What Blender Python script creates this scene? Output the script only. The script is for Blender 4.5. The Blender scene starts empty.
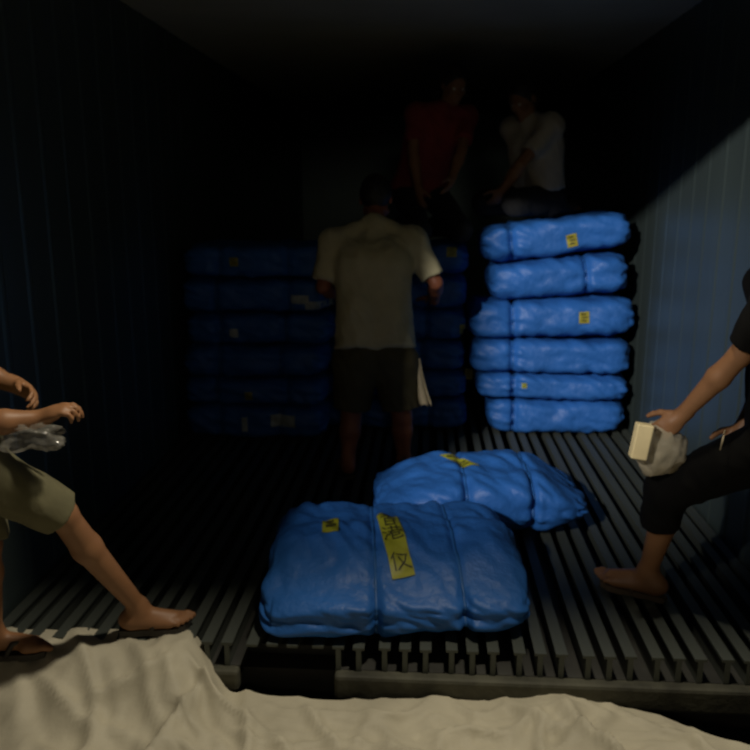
import bpy, bmesh, math, random
import numpy as np
from mathutils import Vector, Matrix, noise
from mathutils.bvhtree import BVHTree

random.seed(7)
SC = bpy.context.scene
COL = SC.collection
V = Vector
R = math.radians

# ------------------------------------------------------------------ camera, world, lights, exposure
H = 1.45
YAW, PIT, F = R(3.64), R(12.9), 786.0
cam_d = bpy.data.cameras.new('camera')
cam_d.sensor_width = 36.0
cam_d.lens = 36.0 * F / 750.0
cam_d.clip_start = 0.05
cam_d.dof.use_dof = True          # the phone missed its focus: everything is a little soft
cam_d.dof.focus_distance = 1.2
cam_d.dof.aperture_fstop = 6.5
cam = bpy.data.objects.new('camera', cam_d)
COL.objects.link(cam)
cam.location = (0, 0, H)
cam.rotation_euler = (R(90) - PIT, 0, YAW)
SC.camera = cam

SC.view_settings.view_transform = 'Standard'
SC.view_settings.look = 'None'
SC.cycles.caustics_reflective = False
SC.view_settings.exposure = 0.0
SC.view_settings.gamma = 1.0
SC.view_settings.use_curve_mapping = False

w = bpy.data.worlds.new('night')
SC.world = w
w.use_nodes = True
bg = w.node_tree.nodes['Background']
bg.inputs[0].default_value = (0.75, 1.0, 0.92, 1)
bg.inputs[1].default_value = 0.004


def lamp(name, kind, loc, target, power, color, size=0.1, cone=60, blend=0.5):
    d = bpy.data.lights.new(name, kind)
    d.energy = power
    d.color = color
    if kind == 'SPOT':
        d.spot_size = R(cone)
        d.spot_blend = blend
    d.shadow_soft_size = size
    o = bpy.data.objects.new(name, d)
    COL.objects.link(o)
    o.location = loc
    o.rotation_euler = (V(target) - V(loc)).to_track_quat('-Z', 'Y').to_euler()
    return o


# the flood lamp outside on the left, passing the open door leaf and the door header
lamp('flood_lamp', 'SPOT', (-2.26, -1.0, 2.96), (0.85, 4.8, 0.98), 1450, (1.0, 0.96, 0.88), 0.075, 37, 0.9)
# added fill over the loading platform, aimed down to brighten the sheet
lamp('work_lamp', 'SPOT', (0.30, 2.15, 2.95), (-0.1, 1.80, -0.15), 195, (1.0, 0.90, 0.70), 0.10, 82, 0.5)
# added faint warm fill behind the photographer, not a known lamp
lamp('yard_lamp', 'POINT', (0.6, -3.2, 2.3), (0, 3, 0.8), 22, (1.0, 0.88, 0.66), 0.3)


# ------------------------------------------------------------------ picture geometry (pixel at a depth -> point in the room)
_fw = V((-math.sin(YAW) * math.cos(PIT), math.cos(YAW) * math.cos(PIT), -math.sin(PIT)))
_rt = V((math.cos(YAW), math.sin(YAW), 0))
_up = _rt.cross(_fw)


def _ray(x, y):
    return _fw * F + _rt * (x - 375) + _up * (375 - y)


def at(x, y, Y):
    d = _ray(x, y)
    return V((0, 0, H)) + d * (Y / d.y)


def onz(x, y, z=0.0):
    d = _ray(x, y)
    return V((0, 0, H)) + d * ((z - H) / d.z)


# ------------------------------------------------------------------ helpers
def tag(o, label=None, cat=None, group=None, kind=None):
    if label: o['label'] = label
    if cat: o['category'] = cat
    if group: o['group'] = group
    if kind: o['kind'] = kind
    return o


def empty(name, loc, rz=0.0, **k):
    o = bpy.data.objects.new(name, None)
    o.empty_display_size = 0.05
    COL.objects.link(o)
    o.location = loc
    o.rotation_euler = (0, 0, rz)
    return tag(o, **k)


def link_mesh(name, me, m, parent=None, smooth=True):
    if m:
        me.materials.append(m)
    if smooth:
        me.shade_smooth()
    o = bpy.data.objects.new(name, me)
    COL.objects.link(o)
    if parent:
        o.parent = parent
    return o


def from_bm(name, bm, m, parent=None, smooth=False):
    bmesh.ops.recalc_face_normals(bm, faces=bm.faces)
    me = bpy.data.meshes.new(name)
    bm.to_mesh(me)
    bm.free()
    return link_mesh(name, me, m, parent, smooth)


def add_box(bm, a, b, bevel=0.0):
    a, b = V(a), V(b)
    r = bmesh.ops.create_cube(bm, size=1.0)
    for v in r['verts']:
        v.co = V((a[i] + (b[i] - a[i]) * (v.co[i] + 0.5) for i in range(3)))
    if bevel:
        es = list({e for v in r['verts'] for e in v.link_edges})
        bmesh.ops.bevel(bm, geom=es, offset=bevel, segments=2, affect='EDGES', profile=0.5)


def add_tube(bm, pts, r, n=8):
    pts = [V(p) for p in pts]
    rings = []
    for i, p in enumerate(pts):
        d = (pts[min(i + 1, len(pts) - 1)] - pts[max(i - 1, 0)]).normalized()
        a = d.cross(V((0, 0, 1)) if abs(d.z) < 0.9 else V((1, 0, 0))).normalized()
        b = d.cross(a)
        rr = r[i] if isinstance(r, (list, tuple)) else r
        rings.append([bm.verts.new(p + (a * math.cos(2 * math.pi * k / n) + b * math.sin(2 * math.pi * k / n)) * rr) for k in range(n)])
    for i in range(len(rings) - 1):
        for k in range(n):
            bm.faces.new((rings[i][k], rings[i][(k + 1) % n], rings[i + 1][(k + 1) % n], rings[i + 1][k]))
    bm.faces.new(rings[0][::-1])
    bm.faces.new(rings[-1])


# ------------------------------------------------------------------ materials
def mat(name, col, rough=0.6, metal=0.0, var=0.15, scale=8.0, bump=0.0, bscale=40.0, spec=0.5, coat=0.0, alpha=1.0, trans=0.0,
        stretch=(1, 1, 1), col2=None, aniso=0.0):
    m = bpy.data.materials.new(name)
    m.use_nodes = True
    nt = m.node_tree
    N, L = nt.nodes, nt.links
    b = N['Principled BSDF']
    tc = N.new('ShaderNodeTexCoord')
    mp = N.new('ShaderNodeMapping')
    mp.inputs['Scale'].default_value = stretch
    L.new(tc.outputs['Object'], mp.inputs['Vector'])
    nz = N.new('ShaderNodeTexNoise')
    nz.inputs['Scale'].default_value = scale
    nz.inputs['Detail'].default_value = 4
    L.new(mp.outputs[0], nz.inputs['Vector'])
    rp = N.new('ShaderNodeValToRGB')
    c2 = col2 or tuple(c * (1 + var) for c in col)
    rp.color_ramp.elements[0].position = 0.3
    rp.color_ramp.elements[1].position = 0.7
    rp.color_ramp.elements[0].color = tuple(c * (1 - var) for c in col) + (1,)
    rp.color_ramp.elements[1].color = tuple(min(1, c) for c in c2) + (1,)
    L.new(nz.outputs['Fac'], rp.inputs['Fac'])
    L.new(rp.outputs['Color'], b.inputs['Base Color'])
    b.inputs['Roughness'].default_value = rough
    b.inputs['Metallic'].default_value = metal
    b.inputs['Specular IOR Level'].default_value = spec
    b.inputs['Coat Weight'].default_value = coat
    b.inputs['Coat Roughness'].default_value = 0.25
    b.inputs['Alpha'].default_value = alpha
    b.inputs['Transmission Weight'].default_value = trans
    b.inputs['Anisotropic'].default_value = aniso
    if bump:
        nb = N.new('ShaderNodeTexNoise')
        nb.inputs['Scale'].default_value = bscale
        nb.inputs['Detail'].default_value = 3
        L.new(mp.outputs[0], nb.inputs['Vector'])
        bp = N.new('ShaderNodeBump')
        bp.inputs['Strength'].default_value = bump
        bp.inputs['Distance'].default_value = 0.01
        L.new(nb.outputs['Fac'], bp.inputs['Height'])
        L.new(bp.outputs[0], b.inputs['Normal'])
    return m


M = {}
M['wrap'] = mat('blue_woven_wrap', (0.024, 0.125, 0.43), 0.5, var=0.12, scale=5, bump=0.8, bscale=22, spec=0.35)
M['strap'] = mat('blue_strap', (0.022, 0.11, 0.34), 0.45, var=0.1, spec=0.4)
M['sticker'] = mat('yellow_sticker', (0.30, 0.30, 0.022), 0.5, var=0.12, scale=30)
M['sticker_dull'] = mat('dull_yellow_sticker', (0.36, 0.31, 0.04), 0.5, var=0.2, scale=40)
M['ink'] = mat('black_ink', (0.035, 0.035, 0.012), 0.6)
M['pale_tape'] = mat('pale_tape', (0.42, 0.46, 0.46), 0.35, var=0.25, scale=30)  # highlights of the glossy wrap, painted as pale patches
M['rail'] = mat('floor_aluminium', (0.075, 0.085, 0.075), 0.55, 0.3, var=0.25, scale=6, bump=0.1, stretch=(1, 0.1, 1))
M['floor_plate'] = mat('floor_plate', (0.06, 0.06, 0.055), 0.6, 0.4, var=0.3, scale=5)
M['beam'] = mat('sill_beam', (0.07, 0.069, 0.05), 0.75, 0.1, var=0.45, scale=9, bump=0.25)
M['wall'] = mat('wall_steel', (0.135, 0.18, 0.178), 0.42, 0.75, var=0.08, scale=3, bump=0.05, stretch=(1, 1, 0.15))
M['ceil'] = mat('ceiling_panel', (0.46, 0.46, 0.38), 0.6, 0.1, var=0.08, scale=3)
M['door'] = mat('door_paint', (0.10, 0.10, 0.11), 0.6, var=0.2, scale=4)
M['tarp'] = mat('beige_sheet', (0.50, 0.46, 0.355), 0.6, var=0.13, scale=4.5, bump=0.25, bscale=22, spec=0.3)
M['platform'] = mat('dark_platform', (0.035, 0.032, 0.028), 0.8, var=0.3)
M['ground'] = mat('yard_ground', (0.05, 0.047, 0.042), 0.9, var=0.3)
M['skin'] = mat('skin', (0.27, 0.13, 0.06), 0.5, var=0.10, scale=14, spec=0.4)
M['skin_red'] = mat('ruddy_skin', (0.33, 0.115, 0.06), 0.5, var=0.12, scale=14, spec=0.4)
M['hair'] = mat('black_hair', (0.012, 0.010, 0.009), 0.5, var=0.4, scale=60, bump=0.6, bscale=90)
M['khaki'] = mat('khaki_shirt', (0.60, 0.54, 0.34), 0.85, var=0.12, scale=9, bump=0.15)
M['olive'] = mat('olive_cotton', (0.125, 0.115, 0.06), 0.88, var=0.16, scale=10, bump=0.15)
M['dark_olive'] = mat('dark_olive_shorts', (0.085, 0.07, 0.032), 0.88, var=0.2, scale=10)
M['black'] = mat('black_cotton', (0.004, 0.0038, 0.0036), 0.9, var=0.25, scale=10, spec=0.15)
M['red'] = mat('red_shirt', (0.22, 0.025, 0.025), 0.85, var=0.15, scale=10)
M['grey'] = mat('pale_grey_shirt', (0.46, 0.42, 0.34), 0.85, var=0.12, scale=10)
M['navy'] = mat('dark_trousers', (0.008, 0.008, 0.010), 0.88, var=0.2)
M['rubber'] = mat('dark_sandal_rubber', (0.035, 0.03, 0.025), 0.6, var=0.2)
M['rubber_brown'] = mat('brown_sandal_rubber', (0.11, 0.075, 0.045), 0.6, var=0.2)
M['eye'] = mat('eye_white', (0.6, 0.55, 0.5), 0.25)
M['lip'] = mat('lips', (0.30, 0.10, 0.07), 0.5)
M['nail'] = mat('nail', (0.42, 0.24, 0.16), 0.3)
M['film'] = mat('clear_film', (0.60, 0.52, 0.37), 0.3, var=0.1, scale=20, bump=0.2, alpha=0.55, spec=0.9)
M['film_clear'] = mat('clear_crumpled_film', (0.52, 0.50, 0.44), 0.12, var=0.1, scale=20, alpha=0.20, spec=1.0)
M['cream'] = mat('cream_carton', (0.88, 0.73, 0.42), 0.6, var=0.08, scale=12)
M['cloth'] = mat('pale_cloth', (0.52, 0.43, 0.28), 0.9, var=0.12, scale=14, bump=0.2)
M['metal'] = mat('bright_metal', (0.75, 0.74, 0.70), 0.25, 0.9)


# ------------------------------------------------------------------ the container
XL, XR, Y0, YB, ZC = -1.48, 1.31, 2.31, 9.6, 2.36

floor = bpy.data.objects
bm = bmesh.new()
add_box(bm, (XL, Y0 + 0.14, -0.12), (XR, YB, -0.085))
add_box(bm, (-0.28, Y0 + 0.005, -0.12), (XR, Y0 + 0.14, -0.085))
add_box(bm, (XL, Y0 + 0.005, -0.12), (-0.60, Y0 + 0.14, -0.085))
floor = tag(from_bm('floor', bm, M['floor_plate']), kind='structure')


def rail_mesh(name, cut):
    pr = [(-0.019, 0), (0.019, 0), (0.019, -0.009), (0.0085, -0.009), (0.0085, -0.086), (-0.0085, -0.086), (-0.0085, -0.009), (-0.019, -0.009)]
    bm = bmesh.new()
    ya, yb = 0.0, 6.2
    yw = ya + (0.16 if cut else 0.0)
    def loop(y, yweb):
        return [bm.verts.new((x, (yweb if z < -0.02 else y), z)) for x, z in pr]
    a, b = loop(ya, yw), loop(yb, yb)
    for i in range(8):
        bm.faces.new((a[i], a[(i + 1) % 8], b[(i + 1) % 8], b[i]))
    bm.faces.new(a[::-1]); bm.faces.new(b)
    bmesh.ops.recalc_face_normals(bm, faces=bm.faces)
    me = bpy.data.meshes.new(name)
    bm.to_mesh(me); bm.free()
    me.materials.append(M['rail'])
    return me


rm0, rm1 = rail_mesh('rail', False), rail_mesh('rail_cut', True)
NR = 38
for i in range(NR):
    x = XL + (i + 0.5) * (XR - XL) / NR
    x += (0.006, 0.0, -0.006)[i % 3]
    cut = -0.60 < x < -0.28
    o = bpy.data.objects.new('floor_rail', rm1 if cut else rm0)
    COL.objects.link(o)
    o.parent = floor
    o.location = (x, Y0 + random.uniform(-0.003, 0.003), random.uniform(-0.0015, 0.0015))

bm = bmesh.new()
add_box(bm, (-0.28, Y0 - 0.035, -0.175), (XR + 0.1, Y0 + 0.06, -0.087), 0.012)
tag(from_bm('trim_1', bm, M['beam'], smooth=False), kind='structure')
bm = bmesh.new()
add_box(bm, (XL - 0.1, Y0 - 0.03, -0.165), (-0.60, Y0 + 0.06, -0.087), 0.012)
tag(from_bm('trim_2', bm, M['beam']), kind='structure')


def wall(name, x, sgn):
    """ribbed steel lining, ribs every 0.2 m; sgn points into the room"""
    bm = bmesh.new()
    prof = []
    y = Y0 - 0.02
    while y < YB:
        prof += [(y, 0), (y + 0.15, 0), (y + 0.165, 0.0035), (y + 0.185, 0.0035)]
        y += 0.20
    prof.append((YB, 0))
    lo = [bm.verts.new((x + sgn * d, yy, -0.1)) for yy, d in prof]
    hi = [bm.verts.new((x + sgn * d, yy, ZC)) for yy, d in prof]
    for i in range(len(prof) - 1):
        f = bm.faces.new((lo[i], lo[i + 1], hi[i + 1], hi[i]))
    ob = [bm.verts.new((x - sgn * 0.06, yy, z)) for yy, z in ((prof[0][0], -0.1), (YB, -0.1), (YB, ZC), (prof[0][0], ZC))]
    bm.faces.new(ob)
    bm.faces.new((lo[0], hi[0], ob[3], ob[0]))
    bm.faces.new((lo[-1], hi[-1], ob[2], ob[1]))
    bm.faces.new([ob[3], ob[2]] + hi[::-1])
    bm.faces.new([ob[0], ob[1]] + lo[::-1])
    return tag(from_bm(name, bm, M['wall']), kind='structure')


wall('wall_left', XL, 1)
wall('wall_right', XR, -1)
bm = bmesh.new(); add_box(bm, (XL - 0.06, YB, -0.1), (XR + 0.06, YB + 0.06, ZC))
tag(from_bm('wall_back', bm, M['wall']), kind='structure')
bm = bmesh.new(); add_box(bm, (XL - 0.06, Y0 - 0.02, ZC), (XR + 0.06, YB + 0.06, ZC + 0.06))
tag(from_bm('ceiling', bm, M['ceil']), kind='structure')
bm = bmesh.new()   # door header with its gasket lip
add_box(bm, (XL - 0.1, Y0 - 0.06, 2.065), (XR + 0.1, Y0 + 0.06, ZC + 0.12), 0.01)
add_box(bm, (XL - 0.1, Y0 - 0.08, 2.20), (XR + 0.1, Y0 - 0.05, 2.24), 0.005)
tag(from_bm('trim_3', bm, M['door']), kind='structure')


for n_, xa, xb in (('trim_6', XL - 0.12, XL + 0.012), ('trim_7', XR - 0.012, XR + 0.12)):   # corner posts
    bm = bmesh.new(); add_box(bm, (xa, Y0 - 0.055, -0.28), (xb, Y0 + 0.06, ZC + 0.1), 0.008)
    tag(from_bm(n_, bm, M['door']), kind='structure')


def door(name, hx, ang, s):
    """an open door leaf: panel, hinges, locking rods and handle; hinge at the jamb"""
    d = empty(name, (hx, Y0 - 0.045, 0), ang, kind='structure')
    Lf = 1.36
    bm = bmesh.new(); add_box(bm, (0, -0.03, -0.10), (Lf, 0.03, 2.5), 0.01)
    from_bm('door_panel', bm, M['door'], d)
    for x in (0.45, 0.95):
        bm = bmesh.new(); add_tube(bm, [(x, s * 0.055, -0.05), (x, s * 0.055, 2.45)], 0.017, 10)
        from_bm('locking_rod', bm, M['metal'], d, True)
    for z in (0.2, 0.9, 1.6, 2.2):
        bm = bmesh.new(); add_box(bm, (-0.03, -0.045, z), (0.14, 0.045, z + 0.09), 0.008)
        from_bm('hinge', bm, M['door'], d)
    bm = bmesh.new(); add_box(bm, (0.45, s * 0.06, 1.0), (0.85, s * 0.08, 1.035), 0.005)
    from_bm('door_handle', bm, M['metal'], d)
    return d


door('door_1', XL + 0.035, R(-88.5), -1)
door('door_2', XR + 0.03, R(-70), 1)

# yard and the loading platform under the sheet
bm = bmesh.new(); add_box(bm, (-14, -12, -1.35), (14, 14, -1.25))
tag(from_bm('ground', bm, M['ground']), kind='structure')
bm = bmesh.new(); add_box(bm, (-2.3, -0.9, -0.42), (2.3, 2.22, -0.24), 0.01)
for x in (-2.1, 2.1):
    for y in (-0.6, 1.9):
        add_box(bm, (x - 0.1, y - 0.1, -1.25), (x + 0.1, y + 0.1, -0.42))
tag(from_bm('trim_4', bm, M['platform']), kind='structure')
bm = bmesh.new()   # container chassis
add_box(bm, (XL - 0.06, Y0 + 0.05, -0.28), (XR + 0.06, YB + 0.06, -0.12))
for y in (3.4, 8.6):
    for x in (XL + 0.1, XR - 0.3):
        add_box(bm, (x, y, -1.25), (x + 0.2, y + 0.3, -0.28))
tag(from_bm('trim_5', bm, M['platform']), kind='structure')


# ------------------------------------------------------------------ the beige sheet in the foreground
def sstep(a, b, x):
    t = min(1, max(0, (x - a) / (b - a)))
    return t * t * (3 - 2 * t)


def tarp():
    nx, ny = 300, 150
    xs = np.linspace(-2.15, 2.15, nx)
    # far edge follows the sill: over it on the left, lower and nearer on the right
    def edge(x):
        e = 2.262
        e += 0.11 * (1 - sstep(-0.78, -0.62, x))
        e += 0.015 * math.sin(x * 5.0) + 0.02 * math.exp(-((x - 0.50) / 0.10) ** 2)
        e -= 0.16 * sstep(0.66, 1.05, x)
        return e
    bm = bmesh.new()
    rows = []
    for j in range(ny):
        t = j / (ny - 1)
        row = []
        for x in xs:
            e = edge(x)
            y = -0.5 + (e + 0.5) * (1 - (1 - t) ** 1.7)
            z = -0.148
            left = 1 - sstep(-0.80, -0.60, x)
            z += left * (0.136 * sstep(1.98, 2.26, y))
            # heap where the sheet is bunched up
            z += 0.045 * math.exp(-((x - 0.47) / 0.10) ** 2 - ((y - 2.2) / 0.07) ** 2)
            fy = sstep(1.2, 1.7, y) * (1 - 0.65 * sstep(-0.17, 0.0, y - e))
            # long folds running toward the viewer, and small cross wrinkles
            n1 = noise.noise(V((x * 2.3 + 3, y * 0.9, 0.3)))
            n2 = noise.noise(V((x * 5.0 + y * 3.4, y * 2.4 - x, 1.7)))
            n3 = noise.noise(V((x * 15 - y * 4, y * 10, 4.1)))
            ridge = (1 - abs(n2) * 2.2)
            q = V((x * 3.1 + 1.3 * n1, y * 4.6 + 1.1 * noise.noise(V((x * 1.7, y * 1.9, 9))), 0.6))
            c1 = max(0, .30 - abs(noise.noise(q)) ) / .30
            c2 = max(0, .22 - abs(noise.noise(q * 2.1 + V((5, 1, 2))))) / .22
            z += fy * (0.026 * c1 ** 2 + 0.012 * c2 ** 1.6)
            z += fy * (0.022 * n1 * (1 - 0.7 * sstep(2.0, 2.25, y)) + 0.05 * max(0, ridge - .35) ** 1.3 + 0.012 * (.3 - abs(n3)))
            # a few crisp pleats
            for (px, py, ax, ln, h, wd) in ((-0.73, 2.05, 0.35, 0.16, 0.035, 0.018), (-0.50, 1.98, -0.25, 0.2, 0.03, 0.02),
                                            (0.35, 1.98, 0.12, 0.22, 0.03, 0.016), (0.55, 1.98, -0.5, 0.17, 0.04, 0.022),
                                            (-0.93, 2.14, 1.1, 0.14, 0.028, 0.017), (-0.2, 1.92, 0.2, 0.22, 0.016, 0.02),
                                            (-1.1, 2.08, -1.0, 0.14, 0.026, 0.02), (0.85, 1.95, -0.35, 0.2, 0.025, 0.02),
                                            (-0.64, 2.16, -0.9, 0.12, 0.035, 0.016)):
                dx, dy = x - px, y - py
                u = dx * math.sin(ax) + dy * math.cos(ax)
                v = dx * math.cos(ax) - dy * math.sin(ax)
                z += 1.35 * h * math.exp(-(u / ln) ** 2 - (abs(v) / wd) ** 1.5)
            if t > 0.97:
                z -= 0.02 * (t - 0.97) / 0.03
            row.append(bm.verts.new((x, y, z)))
        rows.append(row)
    for j in range(ny - 1):
        for i in range(nx - 1):
            bm.faces.new((rows[j][i], rows[j][i + 1], rows[j + 1][i + 1], rows[j + 1][i]))
    o = from_bm('tarpaulin', bm, M['tarp'], None, True)
    s = o.modifiers.new('thickness', 'SOLIDIFY')
    s.thickness = 0.004
    s.offset = -1
    tag(o, 'large creased beige canvas sheet spread in front of the container sill', 'sheet')


tarp()


# ------------------------------------------------------------------ blue bales
def bale_surface(L, D, Hh, seed, straps, n=3.4, endp=5.0, wr=0.011, warp=None, pinch=0.11, nu=64, nv=56):
    """closed skin of a wrapped bale, base centre at the origin: stations along x, rounded-box sections, pinched at the straps"""
    us = [0.5 - 0.5 * math.cos(math.pi * i / nu) for i in range(nu + 1)]
    us = [0.55 * a + 0.45 * i / nu for i, a in enumerate(us)]
    off = seed * 7.31
    pts = []
    for i, u in enumerate(us):
        x = (u - 0.5) * L
        e = abs(2 * u - 1)
        rr = max(0.0, 1 - e ** endp) ** (1 / 2.6)
        pin = 1.0
        for s in straps:
            pin -= pinch * math.exp(-((u - s) / 0.016) ** 2) + 0.035 * math.exp(-((u - s) / 0.06) ** 2)
        ring = []
        for k in range(nv):
            a = 2 * math.pi * k / nv
            c, s_ = math.cos(a), math.sin(a)
            q = (abs(c) ** n + abs(s_) ** n) ** (-1 / n)
            yy, zz = c * q, s_ * q
            p = V((x, yy * D / 2 * (0.45 + 0.55 * rr) * (rr > 0 and 1 or 0.001) * pin, zz * Hh / 2 * rr * (pin if zz > -0.6 else 1)))
            if rr <= 0:
                p = V((x, yy * D / 2 * 0.40, 0))
            # wrap wrinkles: creases that fan out from straps and ends, and slack patches
            g = V((p.x * 5 + off, p.y * 6, p.z * 9 + off))
            w1 = noise.noise(g)
            w2 = abs(noise.noise(V((p.x * 9 + p.z * 14 + off, p.y * 10 + p.x * 6, p.z * 10 - off))))
            near = sum(math.exp(-((u - s) / 0.10) ** 2) for s in straps) + math.exp(-((1 - e) / 0.16) ** 2)
            fan = math.sin(a * 9 + 3 * w1 + seed) * near
            dsp = wr * (1.1 * w1 - 1.3 * (0.25 - w2) * 1.2 + 0.40 * fan)
            nr = V((0.0, yy, zz)).normalized()
            p += nr * dsp + V((0.6 * dsp * (1 if u > 0.5 else -1) * (e > 0.9), 0, 0))
            p.z += Hh / 2
            if warp:
                p = warp(p, u, a)
            p.z = max(p.z, 0.0)
            ring.append(p)
        pts.append(ring)
    return us, pts


def bale_mesh(name, us, pts):
    nv = len(pts[0])
    verts, faces = [], []
    for r_ in pts:
        verts += [tuple(p) for p in r_]
    for i in range(len(pts) - 1):
        for k in range(nv):
            a, b = i * nv + k, i * nv + (k + 1) % nv
            faces.append((a, b, b + nv, a + nv))
    for i, fl in ((0, True), (len(pts) - 1, False)):
        c = sum(pts[i], V()) / nv
        verts.append(tuple(c))
        ci = len(verts) - 1
        for k in range(nv):
            a, b = i * nv + k, i * nv + (k + 1) % nv
            faces.append((b, a, ci) if fl else (a, b, ci))
    me = bpy.data.meshes.new(name)
    me.from_pydata(verts, [], faces)
    bm = bmesh.new(); bm.from_mesh(me)
    bmesh.ops.remove_doubles(bm, verts=bm.verts, dist=1e-5)
    bmesh.ops.recalc_face_normals(bm, faces=bm.faces)
    bm.to_mesh(me); bm.free()
    return me


def ring_at(us, pts, u):
    for i in range(len(us) - 1):
        if us[i] <= u <= us[i + 1]:
            t = (u - us[i]) / (us[i + 1] - us[i])
            return [a.lerp(b, t) for a, b in zip(pts[i], pts[i + 1])]
    return pts[-1]


def strap_mesh(us, pts, s, wd):
    vs, fs = [], []
    nv = len(pts[0])
    cols = []
    for du, o in ((-wd, 0.000), (-wd, 0.003), (wd, 0.003), (wd, 0.000)):
        ring = ring_at(us, pts, s + du)
        c = sum(ring, V()) / nv
        cols.append([p + V((0, (p - c).y, (p - c).z)).normalized() * o for p in ring])
    for cc in cols:
        vs += [tuple(p) for p in cc]
    for j in range(4):
        for k in range(nv):
            a, b = j * nv + k, j * nv + (k + 1) % nv
            c, d = ((j + 1) % 4) * nv + (k + 1) % nv, ((j + 1) % 4) * nv + k
            fs.append((a, b, c, d))
    me = bpy.data.meshes.new('strap')
    me.from_pydata(vs, [], fs)
    return me


def patch(bvh, o, ux, uy, wd, ht, dirn, lift, nx=6, ny=6, warpx=0.0):
    """a small sheet laid on the wrap: each corner is dropped onto the surface along dirn"""
    vs = []
    for j in range(ny + 1):
        for i in range(nx + 1):
            a, b = (i / nx - 0.5) * wd, (j / ny - 0.5) * ht
            src = o + ux * (a + warpx * b) + uy * b - dirn * 0.5
            hit = bvh.ray_cast(src, dirn)
            p = hit[0] if hit[0] else o + ux * a + uy * b
            vs.append(p - dirn * lift)
    return vs, nx, ny


def patch_mesh(bm, vs, nx, ny):
    bv = [bm.verts.new(v) for v in vs]
    for j in range(ny):
        for i in range(nx):
            a = j * (nx + 1) + i
            bm.faces.new((bv[a], bv[a + 1], bv[a + nx + 2], bv[a + nx + 1]))


# strokes of the printed characters, in a unit square (x right, y down): (x0,y0,x1,y1)
GLYPHS = [
    [(.30, .05, .70, .02), (.50, .03, .50, .45), (.10, .17, .90, .17), (.48, .20, .12, .42), (.52, .20, .88, .42),
     (.28, .52, .28, .97), (.72, .52, .72, .97), (.28, .53, .72, .53), (.28, .74, .72, .74), (.28, .95, .72, .95)],
    [(.08, .08, .20, .18), (.04, .36, .16, .46), (.06, .92, .22, .60), (.32, .18, .96, .18), (.28, .42, .98, .42),
     (.50, .04, .50, .42), (.76, .04, .76, .42), (.46, .44, .30, .66), (.80, .44, .98, .64), (.44, .60, .80, .60),
     (.80, .60, .80, .76), (.44, .76, .80, .76), (.44, .60, .44, .95), (.44, .95, .92, .95), (.92, .95, .92, .84)],
    [(.30, .04, .10, .40), (.21, .26, .21, .96), (.38, .14, .88, .14), (.86, .14, .72, .52), (.72, .52, .36, .94), (.46, .30, .64, .62), (.64, .62, .96, .94)],
]


def character(bvh, o, ux, uy, dirn, g, off, size):
    """one printed character laid on a sticker"""
    bm = bmesh.new()
    for (x0, y0, x1, y1) in GLYPHS[g]:
        p = o + ux * ((x0 - .5) * size) + uy * ((y0 - .5) * size + off)
        q = o + ux * ((x1 - .5) * size) + uy * ((y1 - .5) * size + off)
        d = (q - p)
        ln = d.length
        d.normalize()
        sd = d.cross(dirn).normalized()
        vs, nx, ny = patch(bvh, (p + q) / 2, d, sd, ln + size * .06, size * .075, dirn, 0.0075, 8, 1)
        patch_mesh(bm, vs, nx, ny)
    return bm


BALES = []


def make_bale(loc, rz, L, D, Hh, seed, straps, label, group=None, stickers=(), ry=0.0, **kw):
    b = empty('wrapped_bale', loc, rz, label=label, cat='bale', group=group)
    b.rotation_euler = (0, ry, rz)
    us, pts = bale_surface(L, D, Hh, seed, straps, **kw)
    me = bale_mesh('wrap', us, pts)
    link_mesh('wrap', me, M['wrap'], b)
    for s in straps:
        sm = strap_mesh(us, pts, s, 0.006 / L * 0.9)
        link_mesh('strap', sm, M['strap'], b)
    bvh = BVHTree.FromPolygons([v.co for v in me.vertices], [p.vertices for p in me.polygons])
    for st in stickers:
        o, ux, uy, dirn = V(st['o']), V(st['ux']).normalized(), V(st['uy']).normalized(), V(st['dir']).normalized()
        vs, nx, ny = patch(bvh, o, ux, uy, st['w'], st['h'], dirn, 0.005, 10, 36 if st['h'] > .2 else 10, st.get('shear', 0))
        bm = bmesh.new(); patch_mesh(bm, vs, nx, ny)
        sk = from_bm('sticker' if not st.get('pale') else 'tape_patch', bm, M[st.get('mat', 'sticker')], b, True)  # pale ones are wrap glints put in as colour
        if st.get('lab'): sk['label'] = st['lab']
        if st.get('chars'):
            for g_, off_ in st['chars']:
                from_bm('character', character(bvh, o, ux, uy, dirn, g_, off_, st['size']), M['ink'], sk)
        elif not st.get('pale'):
            bm = bmesh.new()
            for (a, c, ln) in ((-.15, -.28, .55), (.1, -.02, .6), (-.05, .24, .5)):
                v2, n1, n2 = patch(bvh, o + ux * (a * st['w'] * .5) + uy * (c * st['h']), ux, uy, ln * st['w'], st['h'] * .11, dirn, 0.0075, 4, 1)
                patch_mesh(bm, v2, n1, n2)
            from_bm('print_lines', bm, M['ink'], sk)
    BALES.append(b)
    return b


def front_sticker(x, z, w=0.06, h=0.06, tilt=0.0, **k):
    return dict(o=(x, 0, z), ux=(math.cos(tilt), 0, math.sin(tilt)), uy=(math.sin(tilt), 0, -math.cos(tilt)), dir=(0, 1, 0), w=w, h=h, **k)


# --- the two loose bales in front
def warpA(p, u, a):
    f = (p.y + 0.30) / 0.60            # 0 at the front, 1 at the back
    p.x *= 1.0 - 0.05 * f
    p.z *= 1 - 0.42 * sstep(0.55, -0.05, f)
    # slumped left front corner
    k = math.exp(-((u - 0.03) / 0.12) ** 2) * (1 - f)
    p.x -= 0.015 * k
    p.z -= 0.05 * k * (p.z / 0.25)
    return p


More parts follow.
